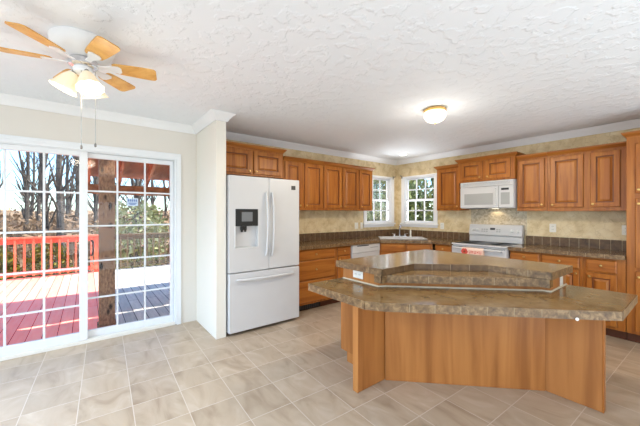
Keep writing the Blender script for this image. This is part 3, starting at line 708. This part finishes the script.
# ------------------------------------------------------------------ microwave
t = thing('microwave', 'white over the range microwave with grey window', 'microwave', (-2.418, BY, 0))
MW = .762
MB().box(.002, MW - .002, -.365, -.002, 1.432, 1.838).build('body', M['appliance'], t, bevel=.004)
md = MB().box(.004, .562, -.398, -.367, 1.44, 1.755).build('door', M['appliance'], t, bevel=.006)
MB().box(.07, .49, -.4, -.3985, 1.485, 1.655).build('door_window', M['greyglass'], md)
m = MB(); m.tube([(.53, -.399, 1.48), (.53, -.425, 1.49), (.53, -.43, 1.60), (.53, -.425, 1.71), (.53, -.399, 1.72)], .009, 10); m.build('handle', M['appliance2'], md)
pc = MB().box(.566, MW - .004, -.398, -.367, 1.44, 1.755).build('control_panel', M['appliance'], t, bevel=.006)
MB().box(.60, .70, -.4, -.3985, 1.69, 1.72).build('display', M['black'], pc)
mb = MB()
for r_ in range(4):
    for c_ in range(3): mb.box(.60 + c_ * .04, .625 + c_ * .04, -.3995, -.3982, 1.49 + r_ * .045, 1.515 + r_ * .045)
mb.box(.595, .71, -.3986, -.3981, 1.485, 1.655); mb.build('keypad', M['greyglass'], pc)
vt = MB().box(.004, MW - .004, -.395, -.367, 1.76, 1.836).build('vent_grille', M['appliance'], t, bevel=.006)
mb = MB()
for k in range(5): mb.box(.05, MW - .05, -.3965, -.394, 1.778 + k * .009, 1.781 + k * .009)
mb.build('louver', M['greyglass'], vt)
MB().box(.05, .30, -.3, -.1, 1.422, 1.4315).build('bottom_filter', M['dark'], t)
MB().box(.36, .44, -.12, -.06, 1.427, 1.4315).build('lamp', M['dome'], t)
light('microwave_lamp', 'SPOT', (-2.02, BY - .11, 1.42), 1.1, (1, .8, .5), .02, (-2.02, BY - .02, 1.0)).data.spot_size = R(130)

# ------------------------------------------------------------------ outlets and switches
def outlet(label, wall, p, z, kind='outlet', w=.07):
    t = thing('wall_outlet' if kind == 'outlet' else 'light_switch', label, kind if kind == 'outlet' else 'switch', (LX, p, z) if wall == 'L' else (p, BY, z), R(90) if wall == 'L' else 0)
    MB().box(-w / 2, w / 2, -.010, -.0045, -.058, .058).build('plate', M['plate'], t, bevel=.002)
    if kind == 'outlet':
        for zz in (-.022, .022):
            s = MB().lathe([(.016, 0), (.016, .0015), (.0, .002)], (0, -.010, zz), 14, 0, Matrix.Rotation(R(90), 3, 'X')).build('socket', M['plate'], t)
            mb = MB(); mb.box(-.008, -.005, -.0125, -.0118, zz - .006, zz + .006); mb.box(.005, .008, -.0125, -.0118, zz - .006, zz + .006); mb.build('slot', M['slot'], s)
    else:
        MB().box(-.006, .006, -.019, -.0102, -.010, .012).build('toggle', M['plate'], t)
outlet('light switch plate on the left wall nearer the refrigerator', 'L', 3.93, 1.13, 'switch', .085)
outlet('light switch plate on the left wall nearer the window', 'L', 4.10 - .035, 1.13, 'switch', .06)
outlet('ivory outlet between the right window and the range', 'B', -2.95, 1.13)
outlet('ivory outlet on the back wall just right of the range', 'B', -1.315, 1.155, 'outlet', .075)
outlet('ivory outlet on the back wall beside the pantry', 'B', -.60, 1.155, 'outlet', .075)

# toe kick register under the drawer cabinet
t = thing('floor_register', 'black air register in the toe kick under the drawers', 'vent', (LX, 2.30, 0), R(90))
MB().box(.0, .38, -.532, -.5215, .012, .094).build('frame', M['black'], t)
mb = MB()
for k in range(9): mb.box(.03 + k * .037, .05 + k * .037, -.536, -.5322, .022, .084)
mb.build('louver', M['dark'], t)

# ------------------------------------------------------------------ island
t = thing('kitchen_island', 'large two level kitchen island with angled front and tiled counter edges', 'island', (-1.4, 2.5, 0))
ox, oy = -1.4, 2.5
def I(pts): return [(x - ox, y - oy) for x, y in pts]
body = [(-2.10, 1.885), (-1.665, 1.885), (-.735, 2.812), (-.735, 3.22), (-2.10, 3.22)]
MB().prism(I([(-2.09, 1.885), (-1.668, 1.885), (-.745, 2.808), (-.745, 3.215), (-2.09, 3.215)]), .1, .70).build('cabinet_body', M['panel'], t)
MB().prism(I([(-2.03, 1.889), (-1.668, 1.889), (-.75, 2.81), (-.75, 3.15), (-2.03, 3.15)]), .001, .0995).build('toe_kick', M['panel'], t)
# veneer panels: angled main panel and two wings
k7 = .70711
MB().obox((-1.615 - ox, 1.925 - oy), (1, 1), 1.195, -.012, .002, .698).build('front_panel', M['panel'], t)
MB().box(-1.662 - ox, -1.617 - ox, 1.62 - oy, 1.925 - oy, .002, .698).build('support_panel', M['panel'], t, bevel=.002)
MB().box(-.765 - ox, -.44 - ox, 2.765 - oy, 2.81 - oy, .002, .698).build('support_panel', M['panel'], t, bevel=.002)
MB().box(-.4395 - ox, -.432 - ox, 2.762 - oy, 2.813 - oy, .002, .698).build('edge_trim', M['cab'], t)
MB().box(-1.6645 - ox, -1.6145 - ox, 1.612 - oy, 1.6195 - oy, .002, .698).build('edge_trim', M['panel'], t)
MB().box(-1.675 - ox, -1.663 - ox, 1.62 - oy, 1.884 - oy, .002, .698).build('outer_panel', M['panel'], t)
MB().box(-2.095 - ox, -1.68 - ox, 1.872 - oy, 1.8845 - oy, .1, .698).build('end_panel', M['panel'], t)
# lower counter
low = [(-2.09, 1.50), (-1.435, 1.50), (-1.325, 1.575), (-.415, 2.485), (-.325, 2.58), (-.325, 3.20), (-.72, 3.20), (-.72, 2.80), (-1.64, 1.88), (-2.09, 1.88)]
low = low[:6] + [(-.735, 3.20), (-.735, 2.815), (-1.665, 1.886), (-2.09, 1.886)]
lo = slab('lower_top', t, I(low), .70, .755)
tile_edge(lo, I([(-2.09, 1.886), (-2.09, 1.50), (-1.435, 1.50), (-1.325, 1.575), (-.415, 2.485), (-.325, 2.58), (-.325, 3.20)]), .700, .7545, .155, 'tile_edge')
# riser between the counters
rz = [(-2.08, 1.887), (-1.655, 1.887), (-1.625, 1.945), (-.79, 2.785), (-.737, 2.80), (-.737, 3.20), (-2.08, 3.21)]
MB().prism(I(rz), .7005, .8585).build('riser', M['panel'], t)
cb = MB(); cb.sweep(I(rz[:6]), [(0.0005, .7555), (.009, .7555), (.007, .761), (.0005, .765)]); cb.build('caulk_bead', M['caulk'], t)
# ledge shelf and upper counter
led = [(-1.575, 1.86), (-1.575, 1.935), (-.80, 2.715), (-.72, 2.74), (-.74, 2.95), (-1.2, 3.0), (-1.9, 2.3), (-1.62, 1.9)]
led = [(-1.578, 1.84), (-1.578, 1.915), (-.79, 2.722), (-.716, 2.722), (-.716, 2.80), (-.80, 2.87), (-1.66, 2.02), (-1.66, 1.885), (-1.60, 1.885)]
led = [(-1.61, 1.862), (-1.578, 1.90), (-.775, 2.715), (-.738, 2.74), (-.7385, 2.78), (-.79, 2.783), (-1.624, 1.946), (-1.654, 1.8865)]
le = slab('ledge', t, I([(-1.655, 1.845), (-1.585, 1.845), (-1.585, 1.905), (-.785, 2.715), (-.72, 2.715), (-.72, 2.79), (-.789, 2.784), (-1.6245, 1.944), (-1.6545, 1.8862)]), .80, .8585)
tile_edge(le, I([(-1.655, 1.845), (-1.585, 1.845), (-1.585, 1.905), (-.785, 2.715), (-.72, 2.715)]), .800, .858, .155)
up = [(-2.13, 1.845), (-1.578, 1.845), (-1.585, 2.27), (-1.15, 2.705), (-.715, 2.725), (-.705, 3.235), (-2.13, 3.30)]
slab('ledge_top', t, I([(-1.582, 1.9), (-.80, 2.70), (-1.15, 2.715), (-1.575, 2.28)]), .8586, .8592)
uo = slab('upper_top', t, I(up), .8595, .914)
tile_edge(uo, I([(-1.15, 2.705), (-.715, 2.725), (-.705, 3.235), (-2.13, 3.30), (-2.13, 1.845), (-1.578, 1.845)]), .8605, .9135, .155)
tile_edge(uo, I([(-1.578, 1.845), (-1.585, 2.27), (-1.15, 2.705)]), .8605, .9135, .155, 'dark_tile_edge', mats=('splash', 'grout'))
def island_outlet(p, axis, horizontal=True):
    # plate on a face, axis 'y' faces -y, 'x' faces +x
    m = MB()
    x, y, z = p[0] - ox, p[1] - oy, p[2]
    w, h = (.06, .036) if horizontal else (.036, .045)
    if axis == 'y':
        o = m.box(x - w, x + w, y - .006, y - .0005, z - h, z + h).build('outlet', M['plate'], t, bevel=.002)
        for q in (-.024, .024):
            s = MB().lathe([(.016, 0), (.016, .0015), (0, .002)], (x + q, y - .006, z), 14, 0, Matrix.Rotation(R(90), 3, 'X')).build('socket', M['plate'], o)
            mb = MB(); mb.box(x + q - .008, x + q - .005, y - .0088, y - .0079, z - .006, z + .006); mb.box(x + q + .005, x + q + .008, y - .0088, y - .0079, z - .006, z + .006); MB.build(mb, 'slot', M['slot'], o)
    else:
        o = m.box(x + .0005, x + .006, y - w, y + w, z - h, z + h).build('outlet', M['plate'], t, bevel=.002)
        for q in (-.02, .02): MB().lathe([(.014, 0), (.014, .0015), (0, .002)], (x + .006, y, z + q), 14, 0, Matrix.Rotation(R(90), 3, 'Y')).build('socket', M['plate'], o)
    return o
island_outlet((-1.885, 1.887, .822), 'y')['label'] = 'ivory outlet on the left end of the island riser'
island_outlet((-.737, 3.06, .812), 'x', False)['label'] = 'ivory outlet on the right end of the island riser'
q45 = Vector((0, 0, 1)).rotation_difference(Vector((k7, -k7, 0))).to_matrix()
MB().lathe([(.010, 0), (.010, .003), (0, .005)], (-.503 - ox + .0066, 2.397 - oy - .0066, .702), 12, 0, q45).build('bumper', M['plate'], t)

# ------------------------------------------------------------------ ceiling fan
FX, FY = -2.43, -0.015
FZD = .02
t = thing('ceiling_fan', 'white hugger ceiling fan with six light wood blades and lit glass shades', 'ceiling fan', (FX, FY, CH))
MB().lathe([(0, -.0005), (.165, -.0005), (.17, -.012), (.16, -.055), (.13, -.09), (.085, -.11), (0, -.11)], n=40).build('housing', M['white'], t)
hb = MB().lathe([(0, -.1105), (.07, -.1105), (.078, -.12), (.078, -.152), (.06, -.165), (0, -.165)], n=32).build('hub', M['chrome'], t)
PH = 17
def blade(a):
    ca, sa = math.cos(a), math.sin(a); pitch = R(-12)
    def P(r, s, dz): return (ca * r - sa * s * math.cos(pitch), sa * r + ca * s * math.cos(pitch), -.138 + s * math.sin(pitch) + dz)
    pr_ = [(.155, .036), (.17, .046), (.22, .052), (.32, .058), (.38, .060), (.398, .056), (.408, .040)]
    out = [(r, s) for r, s in pr_] + [(r, -s) for r, s in pr_[::-1]]
    m = MB(); m.loft([[P(r, s, 0) for r, s in out], [P(r, s, .007) for r, s in out]])
    b = m.build('blade', M['fanwood'], t, smooth=False)
    m = MB(); o2 = [(.06, .016), (.12, .014), (.16, .03), (.19, .034), (.205, .02), (.205, -.02), (.19, -.034), (.16, -.03), (.12, -.014), (.06, -.016)]
    m.loft([[P(r, s, -.006) for r, s in o2], [P(r, s, -.0008) for r, s in o2]]); m.build('blade_iron', M['white'], b, smooth=False)
for k in range(6): blade(R(PH + 60 * k))
MB().lathe([(0, -.1655), (.05, -.1655), (.055, -.178), (.05, -.196), (.03, -.21), (0, -.212)], n=28).build('light_kit', M['white'], t)
for k, ang in enumerate((-100, 20, 140)):
    a = R(ang); dv = Vector((math.cos(a) * .42, math.sin(a) * .42, -.907)).normalized()
    q = Vector((0, 0, -1)).rotation_difference(dv).to_matrix()
    org = Vector((math.cos(a) * .035, math.sin(a) * .035, -.175))
    ar = MB().tube([org, org + dv * .05], .014, 10).build('lamp_arm', M['nickel'], t)
    prof = [(.022, -.035), (.030, -.045), (.042, -.068), (.052, -.10), (.061, -.132), (.073, -.155)]
    prof2 = [(r - .003, z) for r, z in prof]
    n = 30; rgs = []
    for pr_, dr_ in ((prof, 0), (prof2[::-1], 0)):
        for r, z in pr_:
            f = 1 + (.06 * ((z + .035) / -.11) if True else 0)
            rgs.append([q @ Vector(((r * (1 + .05 * math.cos(10 * 2 * math.pi * j / n) * max(0, (-z - .06) / .085))) * math.cos(2 * math.pi * j / n), (r * (1 + .05 * math.cos(10 * 2 * math.pi * j / n) * max(0, (-z - .06) / .085))) * math.sin(2 * math.pi * j / n), z)) + org for j in range(n)])
    m = MB(); m.loft(rgs, 0, True, True); sh = m.build('lamp_shade', M['shade'], t)
    MB().lathe([(.0, -.05), (.016, -.055), (.022, -.08), (.018, -.1), (0, -.11)], org, 14, 0, q).build('bulb', M['dome'], sh)
    pos = Vector((FX, FY, CH)) + org + dv * .19
    light('fan_lamp', 'POINT', pos, 2.2, (1, .86, .66), .05)
for cx, cy, zl in ((.045, -.01, -.66), (.052, .06, -.64)):
    MB().tube([(cx, cy, -.19), (cx, cy, zl)], .0015, 6).build('pull_chain', M['nickel'], t)
    MB().lathe([(0, zl - .028), (.007, zl - .022), (.006, zl - .008), (.0025, zl)], (cx, cy, 0), 10).build('chain_pull', M['nickel'], t)

# flush ceiling light
t = thing('ceiling_light', 'brass rimmed flush ceiling light with glowing glass bowl', 'ceiling light', (-1.74, 2.86, CH))
MB().lathe([(0, -.0005), (.10, -.0005), (.112, -.012), (.112, -.03), (.10, -.036), (0, -.036)], n=36).build('base', M['brass'], t)
MB().lathe([(.104, -.0365), (.110, -.055), (.106, -.085), (.088, -.115), (.05, -.136), (.012, -.142), (0, -.142)], n=36).build('glass_bowl', M['dome'], t)
MB().lathe([(.01, -.1425), (.012, -.149), (.006, -.156), (0, -.158)], n=14).build('finial', M['brass'], t)
light('bowl_lamp_halo', 'POINT', (-1.74, 2.86, CH - .36), 5, (1, .95, .88), .1)
sp = light('bowl_lamp', 'SPOT', (-1.74, 2.86, CH - .18), 62, (1, .84, .62), .1, (-1.74, 2.86, 0)); sp.data.spot_size = R(176); sp.data.spot_blend = .1
t = thing('recessed_light', 'small round recessed downlight in the ceiling near the corner', 'ceiling light', (-3.41, 4.56, CH))
MB().lathe([(.062, -.0005), (.085, -.0005), (.085, -.006), (.066, -.010), (.062, -.008)], n=32).build('trim_ring', M['white'], t)
MB().lathe([(0, -.0015), (.0615, -.0015), (.0615, -.012), (.05, -.022), (.03, -.028), (0, -.03)], n=28).build('lens', M['can'], t)
sp = light('downlight_lamp', 'SPOT', (-3.41, 4.56, CH - .04), 16, (1, .93, .82), .05, (-3.41, 4.56, 0)); sp.data.spot_size = R(150); sp.data.spot_blend = .6

# ------------------------------------------------------------------ outdoors
GZ = -1.1
def ground():
    bm = bmesh.new(); nx, ny = 40, 40; vs = []
    for i in range(nx + 1):
        for j in range(ny + 1):
            x = -70 + 62.5 * i / nx; x = LX - .13 - (LX - .13 + 70) * (1 - i / nx); y = -40 + 90 * j / ny
            dx = max(0, -x - 16); z = GZ + dx * .055 + .15 * math.sin(x * .7) * math.cos(y * .5)
            vs.append(bm.verts.new((x, y, z)))
    for i in range(nx):
        for j in range(ny):
            a = i * (ny + 1) + j; bm.faces.new((vs[a], vs[a + ny + 1], vs[a + ny + 2], vs[a + 1]))
    me = bpy.data.meshes.new('ground'); bm.to_mesh(me); bm.free(); me.materials.append(M['litter']); me.shade_smooth()
    o = bpy.data.objects.new('ground', me); C.objects.link(o); return o
def gz(x, y): return GZ + max(0, -x - 16) * .055 + .15 * math.sin(x * .7) * math.cos(y * .5)
struct(ground(), 'woodland ground covered in tan fallen leaves', 'ground')
struct(MB().box(LX - .12, 12, BY + .13, 50, GZ - .1, GZ).build('lawn', M['litter'], smooth=False), 'tan leaf strewn yard behind the kitchen windows', 'ground')
DKZ = -.12
struct(MB().box(-9.6, LX - .125, -5.2, 0.30, DKZ - .04, DKZ).build('deck', M['deck'], smooth=False), 'red stained board deck outside the patio door', 'deck')
M['greydeck'] = boards('weathered grey boards', [srgb(150, 146, 138), srgb(172, 168, 158)], srgb(60, 58, 54))
struct(MB().box(-9.6, LX - .125, 0.305, 4.2, DKZ - .04, DKZ).build('porch_floor', M['greydeck'], smooth=False), 'weathered grey boards of the covered porch', 'porch floor')
# house roof over everything, with an eave
struct(MB().box(LX - .12 - .35, 3.5, -4.2, BY + .5, CH + .13, CH + .3).build('roof', M['roof'], smooth=False), 'grey shingled house roof', 'roof')
# railing
RX = -9.45
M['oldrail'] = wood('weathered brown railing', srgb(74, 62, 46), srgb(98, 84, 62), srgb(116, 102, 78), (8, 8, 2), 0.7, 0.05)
def railing(label, y0, y1, mat, posts):
    t = thing('deck_railing', label, 'railing', (RX, 0, DKZ))
    MB().box(-.07, .07, y0, y1, .90, .94).build('top_rail', M[mat], t, bevel=.004)
    MB().box(-.02, .02, y0, y1, .79, .899).build('upper_rail', M[mat], t)
    MB().box(-.02, .02, y0, y1, .08, .17).build('bottom_rail', M[mat], t)
    b0 = MB().box(.021, .057, -.018, .018, .06, .895).build('baluster', M[mat], t)
    n = int((y1 - y0 - .1) / .15)
    for k in range(n):
        b = b0 if k == 0 else b0.copy()
        if k: C.objects.link(b)
        b.location = (0, y0 + .1 + .15 * k, 0)
    for y in posts: MB().box(-.11, -.021, y - .045, y + .045, .0, .899).build('post', M[mat], t)
railing('red stained deck railing with square balusters facing the woods', -5.1, .28, 'rail', (-5.0, -2.4, .2))
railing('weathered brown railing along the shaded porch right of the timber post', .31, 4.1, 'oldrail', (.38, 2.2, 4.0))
# porch roof and post
PZ = 2.02
t = thing('porch_roof', 'red brown timber porch roof with exposed rafters', 'porch roof', (LX - .125, -.02, 0), kind='structure')
def slope(x): return 2.52 + (x + .45) * .33      # x local negative outward
mb = MB(); mb.add([(x, y, slope(x) + dz) for x in (-.45, -2.35) for y in (0, 4.2) for dz in (0.10, 0.13)], [(0, 1, 3, 2), (4, 6, 7, 5), (0, 4, 5, 1), (2, 3, 7, 6), (0, 2, 6, 4), (1, 5, 7, 3)])
mb.build('roof_boards', M['redwood'], t, smooth=False)
for k in range(10):
    y = .03 + k * .42
    mb = MB(); mb.add([(x, yy, slope(x) + dz) for x in (-.46, -2.35) for yy in (y, y + .045) for dz in (-.09, 0.0995)], [(0, 1, 3, 2), (4, 6, 7, 5), (0, 4, 5, 1), (2, 3, 7, 6), (0, 2, 6, 4), (1, 5, 7, 3)])
    mb.build('rafter', M['redwood'], t, smooth=False)
MB().box(-2.32, -2.22, -.0, 4.2, slope(-2.3) - .22, slope(-2.3) - .06).build('beam', M['redwood'], t)
t = thing('porch_post', 'knotty brown timber post standing outside the patio door', 'post', (-4.80, .21, DKZ))
MB().box(-.085, .085, -.085, .085, .001, 2.45).build('shaft', M['post'], t, bevel=.006)
MB().box(-.1, .1, -.1, .1, .001, .06).build('base', M['post'], t)

# trees
def tree_mesh(seed, h, r0):
    rnd = random.Random(seed); tr = MB(); br = MB()
    def grow(mb, p, dr, L, r, depth):
        n = 5 if depth == 0 else 3; pts = [p]; rs = [r]; q = p.copy(); dd = dr.copy()
        for k in range(n):
            dd = (dd + Vector((rnd.uniform(-1, 1), rnd.uniform(-1, 1), rnd.uniform(-.3, .6))) * (.05 if depth == 0 else .18)).normalized()
            q = q + dd * L / n; pts.append(q.copy()); rs.append(r * (1 - .75 * (k + 1) / n))
        mb.tube(pts, rs, 6 if depth == 0 else 4)
        if depth < 3:
            m = (22, 5, 3)[depth]
            for k in range(m):
                u = rnd.uniform(.10 if depth == 0 else .25, .98); i = min(n - 1, int(u * n)); f = u * n - i
                s = pts[i].lerp(pts[i + 1], f); a = rnd.uniform(0, 6.28)
                side = Vector((math.cos(a), math.sin(a), 0)); nd_ = (dd * .9 + side * .6 + Vector((0, 0, .3))).normalized()
                grow(br, s, nd_, L * rnd.uniform(.15, .25) * (1.1 - .4 * u), rs[i] * .45, depth + 1)
    grow(tr, Vector((0, 0, 0)), Vector((0, 0, 1)), h, r0, 0)
    return tr, br
protos = []
spots = []
rnd = random.Random(3)
for k in range(4000):
    # woods filling the wedge seen through the patio door
    dist = rnd.uniform(14, 42); ang = R(rnd.uniform(-14, 20)); p = (-dist * math.cos(ang), -dist * math.sin(ang))
    if len(spots) < 62 and all(math.hypot(p[0] - q[0], p[1] - q[1]) > 2.7 for q in spots): spots.append(p)
for cnt, (x, y) in enumerate(spots):
    if cnt < 6:
        o = thing('bare_tree', 'tall leafless grey tree in the woods beyond the deck', 'tree', group='bare trees in the woods')
        tr, br = tree_mesh(20 + cnt, rnd.uniform(8, 11), rnd.uniform(.09, .17)); tr.build('trunk', M['bark'], o); br.build('branches', M['bark'], o); protos.append(o)
    else:
        o = copy_tree(protos[cnt % 6])
    o.location = (x, y, gz(x, y) - .1); o.rotation_euler = (0, 0, rnd.uniform(0, 6.28)); sc = rnd.uniform(.8, 1.2); o.scale = (sc, sc, sc)
# brushwood between the trees
rnd = random.Random(11); mb = MB()
for k in range(5000):
    dist = rnd.uniform(15, 40); ang = R(rnd.uniform(-14, 20)); x, y = -dist * math.cos(ang), -dist * math.sin(ang); z = gz(x, y)
    h = rnd.uniform(.4, 1.9); dx, dy = rnd.gauss(0, .25), rnd.gauss(0, .25); w = .012 + .02 * rnd.random()
    mb.add([(x, y - w, z - .05), (x, y + w, z - .05), (x + dx, y + dy, z + h), (x + w, y, z - .05)], [(0, 1, 2), (1, 3, 2), (3, 0, 2)])
    for q in range(2):
        u = rnd.uniform(.3, 1); c = Vector((x + dx * u, y + dy * u, z + h * u)); a = Vector((rnd.gauss(0, .1), rnd.gauss(0, .12), rnd.gauss(0, .1))); b = Vector((rnd.gauss(0, .05), rnd.gauss(0, .06), .07))
        mb.add([c - a, c - b, c + a, c + b], [(0, 1, 2, 3)])
tag(mb.build('undergrowth', leafmat('tan dry leaves', srgb(104, 80, 58), srgb(176, 146, 112)), smooth=False), 'tan dry brushwood filling the woods between the bare trees', 'undergrowth', kind='stuff')

def foliage(seed, n, rx, ry, h, leaf, shape='bush'):
    rnd = random.Random(seed); m = MB()
    for _ in range(n):
        while True:
            u, v, w = rnd.uniform(-1, 1), rnd.uniform(-1, 1), rnd.uniform(0, 1)
            lim = math.sqrt(max(0, 1 - (2 * w - 1) ** 2)) ** .6 if shape == 'bush' else max(.05, 1 - w) ** .8
            d_ = math.hypot(u, v)
            if d_ < lim and d_ > lim * .45: break
        p = Vector((u * rx, v * ry, w * h)); a = Vector((rnd.gauss(0, 1), rnd.gauss(0, 1), rnd.gauss(0, 1))).normalized(); b = a.orthogonal().normalized()
        l = leaf * rnd.uniform(.6, 1.3); m.add([p - a * l, p + b * l * .45, p + a * l, p - b * l * .45], [(0, 1, 2, 3)])
    return m
def shrub(label, loc, rx, ry, h, mat, seed, n=1500, leaf=.06, group=None, name='shrub', shape='bush', stem=.05):
    t = thing(name, label, 'shrub' if name == 'shrub' else 'tree', loc, group=group)
    foliage(seed, n, rx, ry, h, leaf, shape).build('foliage', M[mat], t, smooth=False)
    s = MB()
    for k in range(5 if name == 'shrub' else 1):
        a = k * 1.26; s.tube([(0, 0, 0), (math.cos(a) * rx * .3 * (name == 'shrub'), math.sin(a) * ry * .3 * (name == 'shrub'), h * .8)], [stem, stem * .3], 6)
    s.build('stem', M['bark'], t)
    return t
for k, (x, y, h) in enumerate(((-10.5, -1.78, 1.8), (-10.6, -0.78, 1.85))):
    shrub(('yellow green shrub behind the red railing, at the left edge of the glass', 'yellow green shrub behind the red railing, closer to the timber post')[k], (x, y, gz(x, y) - .05), .5, .5, h, 'hedge', k, 1700, .07)
for k, (x, y, h) in enumerate(((-13.5, 1.45, 3.0), (-13.0, 4.0, 3.4))):
    shrub(('pale green bush beyond the brown porch railing', 'pale green bush at the right edge of the patio door glass')[k], (x, y, gz(x, y) - .05), 1.2, 1.2, h, 'pale', 10 + k, 1800, .11)
for k, (x, y, h, r_) in enumerate(((-8.5, 10.6, 5.0, 1.5), (-5.6, 11.2, 4.2, 1.6), (-10.9, 14.0, 7.0, 1.8))):
    shrub(('dark evergreen in both kitchen windows, nearest the house corner', 'dark evergreen seen through the right side of the right kitchen window', 'tallest evergreen, rising behind the one at the house corner')[k], (x, y, (gz(x, y) if x < -4.2 else GZ) - .05), r_, r_, h, 'ever', 30 + k, 2600, .14, None, 'evergreen_tree', 'bush', .12)
